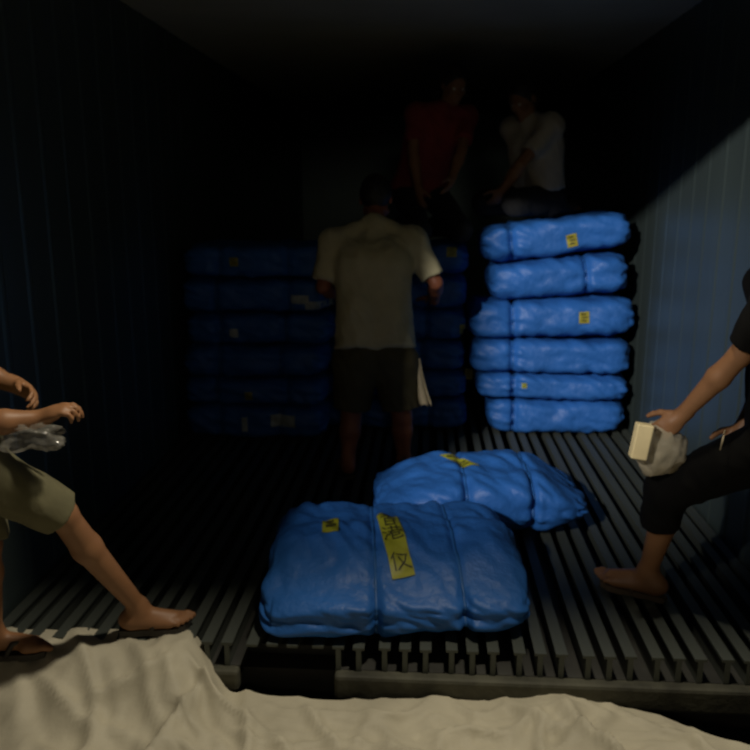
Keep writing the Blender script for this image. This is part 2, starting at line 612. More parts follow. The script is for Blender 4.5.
topdir = (0, 0, -1)
ang = R(18)
make_bale((-0.100, 2.690, 0.002), R(6.0), 0.93, 0.70, 0.25, 1, (0.415, 0.735),
          'front blue bale with a long black-lettered yellow sticker, at the floor edge', stickers=[
    dict(o=(-0.003, -0.060, 0.2), ux=(1, 0.10, 0), uy=(0.14, -1, 0), dir=topdir, w=0.080, h=0.32, mat='sticker', size=0.074,
         chars=[(0, -0.112), (1, -0.036), (2, 0.098)], lab='long yellow sticker with three black characters'),
    dict(o=(-0.235, 0.03, 0.2), ux=(1, 0, 0), uy=(0, -1, 0), dir=topdir, w=0.06, h=0.10, mat='sticker'),
    dict(o=(0, 0.10, 0.135), ux=(0, -1, 0), uy=(0, 0, -1), dir=(1, 0, 0), w=0.07, h=0.07, mat='sticker')],
    warp=warpA, wr=0.017, n=4.2, endp=10.0, nu=120, nv=110)


def warpB(p, u, a):
    k = sstep(0.70, 1.0, u)
    p.z = p.z * (1 - 0.30 * k) + 0.035 * k * (1 - p.z / 0.26)
    k2 = sstep(0.42, 0.0, u)
    p.z *= 1 - 0.30 * k2
    return p


make_bale((0.245, 3.42, 0.002), R(5), 0.93, 0.56, 0.275, 2, (0.42, 0.73),
          'blue bale slumped behind the front bale, tapering toward the worker in black', stickers=[
    dict(o=(-0.080, 0.0, 0.2), ux=(1, -0.30, 0), uy=(0.55, -1, 0), dir=topdir, w=0.085, h=0.17, mat='sticker')],
    warp=warpB, wr=0.017, n=2.9, endp=5.0, nu=120, nv=100)

# --- the stack, three columns of six
YR = 4.72
rows_right = [  # pixel x range, y bottom, y top (on the front face), tilt
    (488, 626, 433, 397, 0.0, False), (477, 630, 399, 375, -0.5, False), (471, 633, 376, 340, 0.0, False),
    (470, 637, 342, 301, 2.2, True), (491, 631, 303, 260, 4.8, False), (484, 635, 266, 225, 7.4, True)]
places = ['bottom', 'second from bottom', 'third from bottom', 'fourth from bottom', 'fifth, just under the topmost,', 'topmost']
z = 0.0
hs = [0.212, 0.158, 0.208, 0.232, 0.226, 0.215]
lab_r = ['blue bale at the very bottom of the bright right stack',
         'thin lit blue bale second from bottom of the bright right stack',
         'long lit blue bale third from bottom of the bright right stack',
         'plump lit blue bale fourth from bottom of bright right stack, square yellow sticker',
         'creased lit blue bale without sticker, second from top of bright right stack',
         'tilted topmost blue bale of the bright right stack, yellow sticker on its face']
for i, (x0, x1, yb, yt, tl, stk) in enumerate(rows_right):
    ym = (yb + yt) / 2
    a, b = at(x0, ym, YR + 0.02), at(x1, ym, YR + 0.02)
    L = b.x - a.x
    cx = (a.x + b.x) / 2
    us_ = (at(514, ym, YR).x - a.x) / L
    st = []
    if i == 3: st = [front_sticker(at(584, 318, YR).x - cx, 0.13, 0.062, 0.07, mat='sticker_dull')]
    if i == 5: st = [front_sticker(at(573, 250, YR).x - cx, 0.085, 0.062, 0.075, 0.1, mat='sticker_dull')]
    if i == 1: st = [front_sticker(at(524, 384, YR).x - cx, 0.10, 0.03, 0.03, mat='sticker')]
    straps = (us_,) if i != 4 else (0.70,)
    make_bale((cx, YR + 0.28 + random.uniform(-.015, .015), z + (0.0, 0.0, 0.0, 0.012, 0.022, 0.032)[i]), random.uniform(-.02, .02), L, 0.56, hs[i] + 0.003, 10 + i, straps,
              lab_r[i], 'blue bales in the bright right stack', st, ry=-R(tl), wr=0.016, n=4.6, endp=12.0, pinch=0.2)
    z += hs[i] + (0.004 if i < 3 else 0.008)

lab_m = ['bottom blue bale in the middle stack behind the legs of the khaki-shirted man',
         'second blue bale up in the middle stack, beside yellow sticker of bright stack',
         'third blue bale up in the dim middle stack behind the man in khaki',
         'fourth blue bale up in the dim middle stack behind the man in khaki',
         'fifth blue bale up in the dim middle stack, near khaki man\'s elbow',
         'topmost blue bale of the dim middle stack, under the kneeling red-shirted person']
lab_l = ['bottom blue bale of the dark left stack with large pale tape patch',
         'second blue bale up in the dark left stack with small yellow sticker',
         'third blue bale up in the dark left stack, with plain wrap',
         'fourth blue bale up in the dark left stack, small pale tape patch',
         'fifth blue bale up in dark left stack, two pale patches near khaki man',
         'topmost blue bale of the dark left stack with faint yellow sticker']
for col, (xa, xb, Yf, labs, grp, seed) in enumerate([
        (325, 467, 4.74, lab_m, 'blue bales in the dim middle stack', 30),
        (181, 329, 4.50, lab_l, 'blue bales in the dark left stack', 50)]):
    z = 0.0
    hh = [0.205, 0.170, 0.195, 0.185, 0.200, 0.195]
    for i in range(6):
        ym = 420 - 30 * i
        a, b = at(xa + random.uniform(-4, 4), ym, Yf + .02), at(xb + random.uniform(-4, 4), ym, Yf + .02)
        if col == 1: a.x = max(a.x, XL + 0.03)
        L, cx = b.x - a.x, (a.x + b.x) / 2
        st = []
        def P(px, py, **k):
            q = at(px, py, Yf)
            return front_sticker(q.x - cx, min(max(q.z - z, .05), hh[i] - .05), **k)
        if col == 0:
            if i == 1: st = [P(471, 384, w=.05, h=.07, mat='sticker_dull')]
            if i == 3: st = [P(464, 330, w=.05, h=.06, mat='sticker_dull')]
            if i == 5: st = [P(452, 251, w=.06, h=.06, mat='sticker_dull')]
        else:
            if i == 0: st = [P(284, 421, w=.15, h=.075, mat='pale_tape', pale=1, lab='pale tape patch'), P(246, 424, w=.035, h=.09, mat='pale_tape', pale=1)]
            if i == 1: st = [P(250, 395, w=.045, h=.05, mat='sticker_dull')]
            if i == 3: st = [P(234, 333, w=.05, h=.05, mat='pale_tape', pale=1)]
            if i == 4: st = [P(318, 326, w=.14, h=.05, mat='pale_tape', pale=1), P(300, 300, w=.11, h=.05, mat='pale_tape', pale=1)]
            if i == 5: st = [P(235, 262, w=.05, h=.05, mat='sticker_dull')]
        make_bale((cx, Yf + 0.28 + random.uniform(-.02, .02), z), random.uniform(-.025, .025), L, 0.56, hh[i] + 0.003, seed + i,
                  (random.uniform(.24, .3), random.uniform(.68, .75)), labs[i], grp, st, wr=0.015, n=4.6, endp=12.0)
        z += hh[i] + 0.004


# ------------------------------------------------------------------ figures: distance-field bodies turned into one skin
class Field:
    def __init__(self, lo, hi, vox):
        self.lo = np.array(lo, np.float32)
        self.v = vox
        self.n = np.ceil((np.array(hi) - np.array(lo)) / vox).astype(int) + 1
        self.D = np.full(self.n, 1.0, np.float32)
        self.ax = [self.lo[i] + vox * np.arange(self.n[i], dtype=np.float32) for i in range(3)]

    def _local(self, lo, hi):
        i0 = np.clip(np.floor((np.array(lo) - self.lo) / self.v).astype(int), 0, self.n)
        i1 = np.clip(np.ceil((np.array(hi) - self.lo) / self.v).astype(int) + 1, 0, self.n)
        if np.any(i1 <= i0):
            return None, None
        sl = tuple(slice(a, b) for a, b in zip(i0, i1))
        g = np.meshgrid(*[self.ax[i][sl[i]] for i in range(3)], indexing='ij', sparse=True)
        return sl, g

    def _mix(self, sl, d, k, sub):
        D = self.D[sl]
        if sub:
            d = -d
            h = np.clip(0.5 - 0.5 * (D - d) / k, 0, 1)
            self.D[sl] = D + (d - D) * h + k * h * (1 - h)
        else:
            h = np.clip(0.5 + 0.5 * (D - d) / k, 0, 1)
            self.D[sl] = D + (d - D) * h - k * h * (1 - h)

    def cap(self, p, q, r1, r2, k=0.02, cut=(), sub=False):
        p, q = np.array(p, np.float32), np.array(q, np.float32)
        m = max(r1, r2) + k + 2 * self.v
        sl, g = self._local(np.minimum(p, q) - m, np.maximum(p, q) + m)
        if sl is None: return
        pq = q - p
        l2 = max(float(pq @ pq), 1e-9)
        X = [g[i] - p[i] for i in range(3)]
        t = np.clip((X[0] * pq[0] + X[1] * pq[1] + X[2] * pq[2]) / l2, 0, 1)
        d = np.sqrt(sum((X[i] - t * pq[i]) ** 2 for i in range(3))) - (r1 + (r2 - r1) * t)
        for c, n in cut:
            d = np.maximum(d, (g[0] - c[0]) * n[0] + (g[1] - c[1]) * n[1] + (g[2] - c[2]) * n[2])
        self._mix(sl, d.astype(np.float32), k, sub)

    def ell(self, c, rad, rot=None, k=0.02, cut=(), sub=False):
        c = np.array(c, np.float32)
        m = max(rad) + k + 2 * self.v
        sl, g = self._local(c - m, c + m)
        if sl is None: return
        X = [g[i] - c[i] for i in range(3)]
        if rot is not None:
            Rm = np.array(rot.to_3x3().transposed() if isinstance(rot, Matrix) else rot, np.float32)
            X = [Rm[i][0] * X[0] + Rm[i][1] * X[1] + Rm[i][2] * X[2] for i in range(3)]
        k0 = np.sqrt(sum((X[i] / rad[i]) ** 2 for i in range(3)))
        k1 = np.sqrt(sum((X[i] / rad[i] ** 2) ** 2 for i in range(3))) + 1e-6
        d = k0 * (k0 - 1) / k1
        for cc, n in cut:
            d = np.maximum(d, (g[0] - cc[0]) * n[0] + (g[1] - cc[1]) * n[1] + (g[2] - cc[2]) * n[2])
        self._mix(sl, d.astype(np.float32), k, sub)

    def mesh(self, name):
        """surface nets"""
        D = self.D
        s = D < 0
        nx, ny, nz = D.shape
        cs = [(a, b, c) for a in (0, 1) for b in (0, 1) for c in (0, 1)]
        def corner(A, o): return A[o[0]:nx - 1 + o[0], o[1]:ny - 1 + o[1], o[2]:nz - 1 + o[2]]
        cnt = sum(corner(s, o).astype(np.int8) for o in cs)
        act = (cnt > 0) & (cnt < 8)
        idx = np.argwhere(act)
        ids = np.full(act.shape, -1, np.int32)
        ids[act] = np.arange(len(idx))
        acc = np.zeros((len(idx), 3), np.float32)
        num = np.zeros(len(idx), np.float32)
        val = {o: D[idx[:, 0] + o[0], idx[:, 1] + o[1], idx[:, 2] + o[2]] for o in cs}
        for o in cs:
            for ax in range(3):
                if o[ax] == 0:
                    p = list(o); p[ax] = 1; p = tuple(p)
                    a, b = val[o], val[p]
                    x = (a < 0) != (b < 0)
                    t = np.where(x, a / np.where(x, a - b, 1), 0)
                    pos = np.tile(np.array(o, np.float32), (len(idx), 1))
                    pos[:, ax] += t
                    acc[x] += pos[x]
                    num += x
        P = self.lo + self.v * (idx + acc / num[:, None])
        quads = []
        for ax in range(3):
            a1, a2 = (ax + 1) % 3, (ax + 2) % 3
            A = np.moveaxis(s, (ax, a1, a2), (0, 1, 2))
            I = np.moveaxis(ids, (ax, a1, a2), (0, 1, 2))
            e = A[:-1, 1:-1, 1:-1] != A[1:, 1:-1, 1:-1]
            w_ = np.argwhere(e)
            i, j, k = w_[:, 0], w_[:, 1] + 1, w_[:, 2] + 1
            q = np.stack([I[i, j - 1, k - 1], I[i, j, k - 1], I[i, j, k], I[i, j - 1, k]], 1)
            fl = ~A[i, j, k]
            q[fl] = q[fl][:, ::-1]
            quads.append(q)
        Q = np.concatenate(quads)
        Q = Q[(Q >= 0).all(1)]
        me = bpy.data.meshes.new(name)
        me.vertices.add(len(P)); me.vertices.foreach_set('co', P.astype(np.float32).ravel())
        me.loops.add(Q.size); me.loops.foreach_set('vertex_index', Q.astype(np.int32).ravel())
        me.polygons.add(len(Q)); me.polygons.foreach_set('loop_start', np.arange(0, Q.size, 4, dtype=np.int32))
        me.update(calc_edges=True)
        return me


def soften(me, it=2, fold=0.0, fs=9.0, seed=0.0, zlo=None):
    """relax the skin a little; fold adds cloth folds along the normals"""
    n = len(me.vertices)
    co = np.empty(n * 3, np.float32); me.vertices.foreach_get('co', co); co = co.reshape(-1, 3)
    e = np.empty(len(me.edges) * 2, np.int32); me.edges.foreach_get('vertices', e); e = e.reshape(-1, 2)
    deg = np.bincount(e.ravel(), minlength=n).astype(np.float32)[:, None]
    for _ in range(it):
        s = np.zeros_like(co)
        np.add.at(s, e[:, 0], co[e[:, 1]])
        np.add.at(s, e[:, 1], co[e[:, 0]])
        co = 0.5 * co + 0.5 * s / np.maximum(deg, 1)
    me.vertices.foreach_set('co', co.ravel())
    me.update()
    if fold:
        no = np.empty(n * 3, np.float32); me.vertices.foreach_get('normal', no); no = no.reshape(-1, 3)
        d = np.array([noise.noise(V((c[0] * fs + seed, c[1] * fs, c[2] * fs * .55))) * .7 + (0.25 - abs(noise.noise(V((c[0] * fs * 1.8 + c[2] * fs, c[1] * fs * 1.7, c[2] * fs * .9 + seed))))) * .9 for c in co], np.float32)
        co = co + no * (d * fold)[:, None]
        me.vertices.foreach_set('co', co.ravel())
        me.update()


def frame(fwd, up):
    f = V(fwd).normalized()
    r_ = f.cross(V(up)).normalized()
    u = r_.cross(f)
    return f, r_, u      # forward, right, up


def rotm(f, r_, u):      # columns: local x=right, y=forward, z=up
    return Matrix((r_, f, u)).transposed()


def add_hand(Fd, wr, d, nrm, side, curl, s=1.0):
    """palm + five bent fingers; d points to the fingers, nrm is the palm's inner side, side=+1 puts the thumb along d x nrm"""
    d, nrm = V(d).normalized(), V(nrm)
    nrm = (nrm - d * nrm.dot(d)).normalized()
    a = d.cross(nrm) * side
    pc = wr + d * (0.045 * s)
    Fd.ell(pc, (0.040 * s, 0.050 * s, 0.017 * s), rotm(d, a, nrm), 0.012)
    Fd.cap(wr - d * 0.02, wr + d * 0.03, 0.026 * s, 0.024 * s, 0.015)
    tips = []
    for q, (off, ln) in enumerate(((0.029, 0.068), (0.010, 0.077), (-0.010, 0.071), (-0.028, 0.055))):
        p = wr + d * (0.080 * s - abs(off) * .25) + a * (off * s)
        dd = (d + a * (off * 2.5)).normalized()
        c = curl + 0.10 * q
        r0 = 0.0088 * s
        for seg in range(3):
            ln_ = ln * s * (0.45, 0.32, 0.23)[seg]
            t = c * (0.5, 1.15, 1.6)[seg]
            v = dd * math.cos(t) + nrm * math.sin(t)
            p2 = p + v * ln_
            Fd.cap(p, p2, r0, r0 * 0.93, 0.004)
            p, r0 = p2, r0 * 0.93
        tips.append((p, v))
    p = wr + d * (0.022 * s) + a * (0.030 * s)
    for seg, (ln_, t) in enumerate(((0.038, 0.75), (0.030, 0.45), (0.024, 0.2))):
        v = (d * math.cos(t) + a * math.sin(t) + nrm * (0.35 + 0.25 * curl)).normalized()
        p2 = p + v * ln_ * s
        Fd.cap(p, p2, (0.0125 - 0.0012 * seg) * s, (0.0115 - 0.0012 * seg) * s, 0.006)
        p = p2
    return tips


def add_foot(Fd, an, toe, side, s=1.0, drop=0.075):
    """heel, arch, ball and five toes; an = ankle, toe = flat direction; side=+1 puts the big toe along toe x up"""
    f = V((toe[0], toe[1], 0)).normalized()
    a = f.cross(V((0, 0, 1))) * side
    g = V((an[0], an[1], an[2] - drop * s))          # on the ground below the ankle
    up = V((0, 0, 1))
    Fd.cap(an, g - f * 0.028 * s + up * 0.036 * s, 0.034 * s, 0.033 * s, 0.02)
    Fd.ell(g - f * 0.034 * s + up * 0.031 * s, (0.031 * s, 0.036 * s, 0.031 * s), rotm(f, a, up), 0.015)
    Fd.cap(g + up * 0.045 * s, g + f * 0.115 * s + up * 0.024 * s, 0.034 * s, 0.024 * s, 0.02)
    Fd.cap(g - f * 0.02 * s + up * 0.026 * s - a * 0.012 * s, g + f * 0.10 * s + up * 0.018 * s - a * 0.024 * s, 0.024 * s, 0.018 * s, 0.015)
    Fd.cap(g + f * 0.10 * s + up * 0.020 * s + a * 0.020 * s, g + f * 0.13 * s + up * 0.018 * s + a * 0.022 * s, 0.022 * s, 0.018 * s, 0.012)
    for q, (o, l, r_) in enumerate(((0.028, 0.046, 0.0125), (0.009, 0.046, 0.0090), (-0.007, 0.040, 0.0085), (-0.021, 0.033, 0.0080), (-0.034, 0.024, 0.0075))):
        b = g + f * (0.130 - 0.006 * q) * s + a * o * s + up * 0.016 * s
        Fd.cap(b, b + f * l * 0.6 * s + up * 0.004, r_ * s, r_ * s, 0.006)
        Fd.cap(b + f * l * 0.6 * s + up * 0.004, b + f * l * s - up * 0.003, r_ * s, r_ * 0.9 * s, 0.005)
    return g, f, a


def add_head(Fd, c, face, up, s=1.0):
    f, r_, u = frame(face, up)
    rm = rotm(f, r_, u)
    P = lambda x, y, z_: c + (r_ * x + f * y + u * z_) * s
    Fd.ell(P(0, -0.008, 0.028), (0.076 * s, 0.096 * s, 0.088 * s), rm, 0.02)          # cranium
    Fd.ell(P(0, 0.026, -0.040), (0.060 * s, 0.066 * s, 0.076 * s), rm, 0.02)          # face
    Fd.cap(P(-0.040, 0.010, -0.070), P(0, 0.068, -0.098), 0.026 * s, 0.020 * s, 0.02)  # jaw
    Fd.cap(P(0.040, 0.010, -0.070), P(0, 0.068, -0.098), 0.026 * s, 0.020 * s, 0.02)
    Fd.cap(P(-0.038, 0.076, 0.012), P(0.038, 0.076, 0.012), 0.014 * s, 0.014 * s, 0.012)  # brow
    for sx in (-1, 1):
        Fd.ell(P(sx * 0.032, 0.094, -0.010), (0.018 * s, 0.016 * s, 0.011 * s), rm, 0.008, sub=True)
        Fd.ell(P(sx * 0.046, 0.060, -0.036), (0.022 * s, 0.022 * s, 0.018 * s), rm, 0.012)
        Fd.ell(P(sx * 0.078, -0.006, -0.012), (0.010 * s, 0.019 * s, 0.031 * s), rm, 0.006)   # ears
    Fd.cap(P(0, 0.086, 0.004), P(0, 0.108, -0.034), 0.008 * s, 0.013 * s, 0.008)      # nose
    Fd.cap(P(-0.012, 0.096, -0.037), P(0.012, 0.096, -0.037), 0.009 * s, 0.009 * s, 0.006)
    Fd.cap(P(-0.022, 0.088, -0.064), P(0.022, 0.088, -0.064), 0.0085 * s, 0.0085 * s, 0.006)  # mouth swell
    Fd.ell(P(0, 0.101, -0.0645), (0.024 * s, 0.010 * s, 0.003 * s), rm, 0.004, sub=True)
    return f, r_, u, P, rm


def person(J, label, cat='person', vox=0.007, s=0.95, skin='skin', shirt=None, sleeve=0.62, hem=None, legs=None, leg_cut=1.0,
           waist=None, hands=(0.5, 0.5), sandals=None, fold=0.010, skin_lab=None, hairlen=1.0, leg_r=1.0, shirt_r=1.0, seed=0.0, foot=1.0, shoes=False):
    root = empty('person', (J['pelvis'].x, J['pelvis'].y, J.get('base', 0.0)), label=label, cat=cat)
    inv = Matrix.Translation(-root.location)
    allp = [v for k, v in J.items() if isinstance(v, Vector) and k not in ('face', 'up', 'handL', 'handR', 'palmL', 'palmR', 'toeL', 'toeR')]
    lo = V((min(p[i] for p in allp) for i in range(3))) - V((.27, .27, .17))
    hi = V((max(p[i] for p in allp) for i in range(3))) + V((.27, .27, .18))

    def torso(Fd, g=0.0, cut=(), k=0.035):
        mid = J['pelvis'].lerp(J['chest'], 0.5)
        ax = (J['shR'] - J['shL']).normalized()
        w_ = ax * 0.055 * s
        hx = (J['hipR'] - J['hipL']).normalized() * 0.02
        Fd.cap(J['hipL'] - hx, J['hipR'] + hx, 0.088 * s + g, 0.088 * s + g, k, cut)
        for q in (-1, 1):
            Fd.cap(J['pelvis'] + w_ * q * 1.1, mid + w_ * q * 0.95, 0.092 * s + g, 0.088 * s + g, k, cut)
            Fd.cap(mid + w_ * q * 0.95, J['chest'] + w_ * q * 1.25, 0.088 * s + g, 0.098 * s + g, k, cut)
        up_ = (J['neck'] - J['chest'])
        Fd.cap(J['chest'] - w_ * 1.2, J['chest'] + w_ * 1.2, 0.100 * s + g, 0.100 * s + g, k, cut)
        Fd.cap(J['chest'] + up_ * 0.1 - w_ * 0.9, J['shL'], 0.085 * s + g, 0.054 * s + g, k, cut)
        Fd.cap(J['chest'] + up_ * 0.1 + w_ * 0.9, J['shR'], 0.085 * s + g, 0.054 * s + g, k, cut)
        Fd.cap(J['shL'], J['neck'], 0.046 * s + g * .7, 0.044 * s + g * .3, k, cut)
        Fd.cap(J['shR'], J['neck'], 0.046 * s + g * .7, 0.044 * s + g * .3, k, cut)

    Fd = Field(lo, hi, vox)
    torso(Fd)
    Fd.cap(J['neck'] - (J['neck'] - J['chest']) * .2, J['head'] - (J['head'] - J['neck']) * .25, 0.052 * s, 0.047 * s, 0.02)
    hf, hr, hu, HP, hrm = add_head(Fd, J['head'], J['face'], J['up'], s)
    for q in 'LR':
        sh, el, wr = J['sh' + q], J['el' + q], J['wr' + q]
        Fd.cap(sh, sh.lerp(el, .5), 0.050 * s, 0.043 * s, 0.03)
        Fd.cap(sh.lerp(el, .5), el, 0.043 * s, 0.034 * s, 0.02)
        Fd.cap(el, el.lerp(wr, .35), 0.036 * s, 0.039 * s, 0.015)
        Fd.cap(el.lerp(wr, .35), wr, 0.039 * s, 0.025 * s, 0.015)
        J['tips' + q] = add_hand(Fd, wr, J['hand' + q], J['palm' + q], 1 if q == 'R' else -1, hands[0 if q == 'L' else 1], s)
        hp, kn, an = J['hip' + q], J['kn' + q], J['an' + q]
        Fd.cap(hp, hp.lerp(kn, .4), 0.086 * s, 0.076 * s, 0.03)
        Fd.cap(hp.lerp(kn, .4), kn, 0.076 * s, 0.051 * s, 0.02)
        back = ((hp - kn).normalized() + (an - kn).normalized()) * 0.02
        Fd.cap(kn, kn.lerp(an, .32) + back, 0.049 * s, 0.053 * s, 0.02)
        Fd.cap(kn.lerp(an, .32) + back, an, 0.053 * s, 0.034 * s, 0.02)
        J['foot' + q] = add_foot(Fd, an, J['toe' + q], -1 if q == 'R' else 1, s * foot)
    me = Fd.mesh('body')
    soften(me, 1)
    me.transform(inv)
    body = link_mesh('body', me, M[skin], root)
    if skin_lab: body['label'] = skin_lab

    # eyes and lips
    for sx in (-1, 1):
        bm = bmesh.new()
        bmesh.ops.create_uvsphere(bm, u_segments=12, v_segments=8, radius=0.0115 * s)
        bmesh.ops.translate(bm, verts=bm.verts, vec=HP(sx * 0.032, 0.077, -0.010) - root.location)
        from_bm('eye', bm, M['eye'], body, True)
    # hair
    Fh = Field(J['head'] - V((.17, .17, .17)), J['head'] + V((.17, .17, .17)), vox)
    cutp = HP(0, 0.062, 0.030)
    n_ = (hf - hu * 0.75).normalized()
    Fh.ell(HP(0, -0.012, 0.032), (0.084 * s, 0.105 * s, 0.095 * s), hrm, 0.01, cut=((cutp, n_),))
    Fh.ell(HP(0, -0.040, -0.005), (0.078 * s, 0.072 * s, 0.085 * s), hrm, 0.02, cut=((HP(0, -0.01, 0), hf),))
    me = Fh.mesh('hair')
    soften(me, 1, 0.006, 60, seed)
    me.transform(inv)
    link_mesh('hair', me, M['hair'], body)

    def cloth(name, build, m, fl, fs=9):
        Fc = Field(lo, hi, vox)
        build(Fc)
        me_ = Fc.mesh(name)
        soften(me_, 2, fl, fs, seed)
        me_.transform(inv)
        return link_mesh(name, me_, M[m], root)

    if shirt:
        def b_shirt(Fc):
            n = -(J['chest'] - J['pelvis']).normalized()
            cut = ((hem, n),)
            torso(Fc, 0.018 * shirt_r, cut, 0.04)
            nkv = J['neck'] - J['chest']
            Fc.cap(J['chest'] + nkv * .35, J['chest'] + nkv * .86, 0.098 * s, 0.068 * s, 0.03, cut)
            # looser toward the hem
            ax = (J['shR'] - J['shL']).normalized() * 0.075 * s
            for q in (-1, 1):
                Fc.cap(J['chest'] + ax * q * .9, hem + ax * q * 1.05, 0.110 * s * shirt_r, 0.112 * s * shirt_r, 0.04, cut)
            for q in 'LR':
                sh, el = J['sh' + q], J['el' + q]
                d = (el - sh).normalized()
                c = sh.lerp(el, sleeve)
                Fc.cap(sh - d * .01, sh.lerp(el, sleeve + .25), 0.066 * s, 0.061 * s, 0.035, ((c, d),))
        o = cloth('shirt', b_shirt, shirt, fold)
    if legs:
        def b_legs(Fc):
            up_ = (J['chest'] - J['pelvis']).normalized()
            wp = waist if waist is not None else J['pelvis'] + up_ * 0.10
            torso(Fc, 0.014, ((wp, up_),), 0.03)
            for q in 'LR':
                hp, kn, an = J['hip' + q], J['kn' + q], J['an' + q]
                lc = leg_cut[q] if isinstance(leg_cut, dict) else leg_cut
                if lc <= 1.0:
                    c = hp.lerp(kn, lc); d = (kn - hp).normalized()
                    Fc.cap(hp, kn, 0.104 * s * leg_r, 0.086 * s * leg_r, 0.03, ((c, d),))
                else:
                    Fc.cap(hp, kn, 0.104 * s * leg_r, 0.076 * s * leg_r, 0.03)
                    c = kn.lerp(an, lc - 1.0); d = (an - kn).normalized()
                    Fc.cap(kn, kn.lerp(an, lc - 0.8), 0.074 * s * leg_r, 0.066 * s * leg_r, 0.03, ((c, d),))
        o = cloth('shorts' if (not isinstance(leg_cut, dict) and leg_cut <= 1.0) else 'trousers', b_legs, legs, fold)
    if shoes:
        for q in 'LR':
            g, f, a = J['foot' + q]
            def b_shoe(Fc):
                u = V((0, 0, 1))
                Fc.cap(g - f * .035 + u * .035, g + f * .13 + u * .026, .046, .040, .02)
                Fc.cap(g + u * .05, J['an' + q], .050, .046, .03)
            cloth('shoe', b_shoe, 'rubber', 0.0)
    if sandals:
        for q in 'LR':
            g, f, a = J['foot' + q]
            bm = bmesh.new()
            out = [(-.075, .026), (-.080, 0), (-.075, -.026), (-.03, -.034), (.03, -.035), (.09, -.047), (.14, -.046), (.172, -.025), (.186, .008), (.182, .032), (.155, .046), (.10, .044), (.03, .033), (-.03, .033)]
            lo_, hi_ = [], []
            for (x, y) in out:
                p = g + f * x * s * 1.02 + a * y * s - root.location
                lo_.append(bm.verts.new(p - V((0, 0, 0.020)))); hi_.append(bm.verts.new(p + V((0, 0, 0.002))))
            bm.faces.new(hi_); bm.faces.new(lo_[::-1])
            for i in range(len(out)):
                j = (i + 1) % len(out)
                bm.faces.new((lo_[i], lo_[j], hi_[j], hi_[i]))
            sd = from_bm('sandal', bm, M[sandals], root)
            bm = bmesh.new()
            pa = g + f * .045 * s - root.location
            pb = g + f * .115 * s + a * .008 * s + V((0, 0, .040 * s)) - root.location
            for sg in (-1, 1):
                p0 = pa + a * .044 * sg * s
                add_tube(bm, [p0, p0.lerp(pb, .4) + V((0, 0, .026)), p0.lerp(pb, .75) + V((0, 0, .014)), pb], [.008, .010, .010, .008], 8)
            add_tube(bm, [pb, g + f * .132 * s + a * .019 * s + V((0, 0, .0)) - root.location], .006, 8)
            from_bm('sandal_strap', bm, M[sandals], sd, True)
    return root


# --- man in khaki, seen from behind, bending over the stack
def flip(d):
    return V(d)


Yk = 4.06
J = dict(pelvis=at(375, 352, Yk), chest=at(373, 268, Yk + .10), neck=at(374, 224, Yk + .22), head=at(376, 199, Yk + .36),
         face=V((0.05, 0.75, -0.65)), up=V((0, 0.65, 0.75)),
         shL=at(334, 243, Yk + .15), shR=at(413, 241, Yk + .17),
         elL=at(323, 287, Yk + .08), elR=at(436, 283, Yk + .13), wrL=at(340, 296, Yk + .34), wrR=at(434, 300, Yk + .38),
         handL=V((0.25, 1, 0.1)), handR=V((-0.15, 1, 0.0)), palmL=V((0.4, 0, -1)), palmR=V((-0.4, 0, -1)),
         hipL=at(356, 362, Yk), hipR=at(395, 362, Yk), knL=at(351, 418, Yk - .03), knR=at(402, 418, Yk - .03))
fL, fR = onz(347, 476), onz(403, 474)
J.update(anL=fL + V((0, .06, .085)), anR=fR + V((0, .06, .085)), toeL=V((-.25, 1, 0)), toeR=V((.25, 1, 0)))
man_k = person(J, 'man in khaki t-shirt and dark shorts seen from behind, bending over the stack', vox=0.0065, s=1.04, shirt='khaki', sleeve=0.86,
               hem=at(375, 346, Yk), legs='dark_olive', leg_cut=0.84, leg_r=1.08, waist=at(375, 330, Yk), sandals='rubber', skin='skin_red', fold=0.012, shirt_r=1.08)

# pale cloth hanging at his right hip
bm = bmesh.new()
c0 = at(417, 358, Yk - .02)
n1, n2 = 14, 10
grid = []
for i in range(n1 + 1):
    t = i / n1
    rowv = []
    for j in range(n2 + 1):
        u = j / n2 - .5
        wd = 0.035 + 0.045 * t ** .8
        rowv.append(bm.verts.new(c0 + V((u * wd + .015 * t + .03 * t * t, -0.012 - 0.012 * math.cos(u * 9) * (0.3 + t), -0.25 * t + 0.008 * math.sin(j * 1.7) * t))))
    grid.append(rowv)
for i in range(n1):
    for j in range(n2):
        bm.faces.new((grid[i][j], grid[i][j + 1], grid[i + 1][j + 1], grid[i + 1][j]))
o = from_bm('work_cloth', bm, M['cloth'], None, True)
md = o.modifiers.new('thickness', 'SOLIDIFY'); md.thickness = 0.008
tag(o, 'pale cloth hanging at the hip of the khaki-shirted man', 'cloth')


# --- the two people kneeling on top of the stack
def kneel(chest, pelvis, neck, head, face, arms, tops, **k):
    ax = V((face[0], face[1], 0)).normalized()
    sd = V((0, 0, 1)).cross(ax) * -1        # figure's right
    sh = (neck - chest) * .72
    J = dict(pelvis=pelvis, chest=chest, neck=neck, head=head, face=V(face), up=V((0, 0, 1)),
             shR=chest + sh + sd * .165, shL=chest + sh - sd * .165, base=tops)
    for q, g in (('R', 1), ('L', -1)):
        J['hip' + q] = pelvis + sd * g * .085 - V((0, 0, .03))
        J['kn' + q] = V((0, 0, 0)) + J['hip' + q] + ax * .32 + sd * g * .05
        J['kn' + q].z = tops + .065
        J['an' + q] = J['hip' + q] - ax * .06 + sd * g * .03
        J['an' + q].z = tops + .085
        J['toe' + q] = -ax
        e, w_ = arms[q]
        J['el' + q], J['wr' + q] = e, w_
        J['hand' + q] = (w_ - e).normalized()
        J['palm' + q] = V((-sd.x * g, -sd.y * g, -.6))
    return J


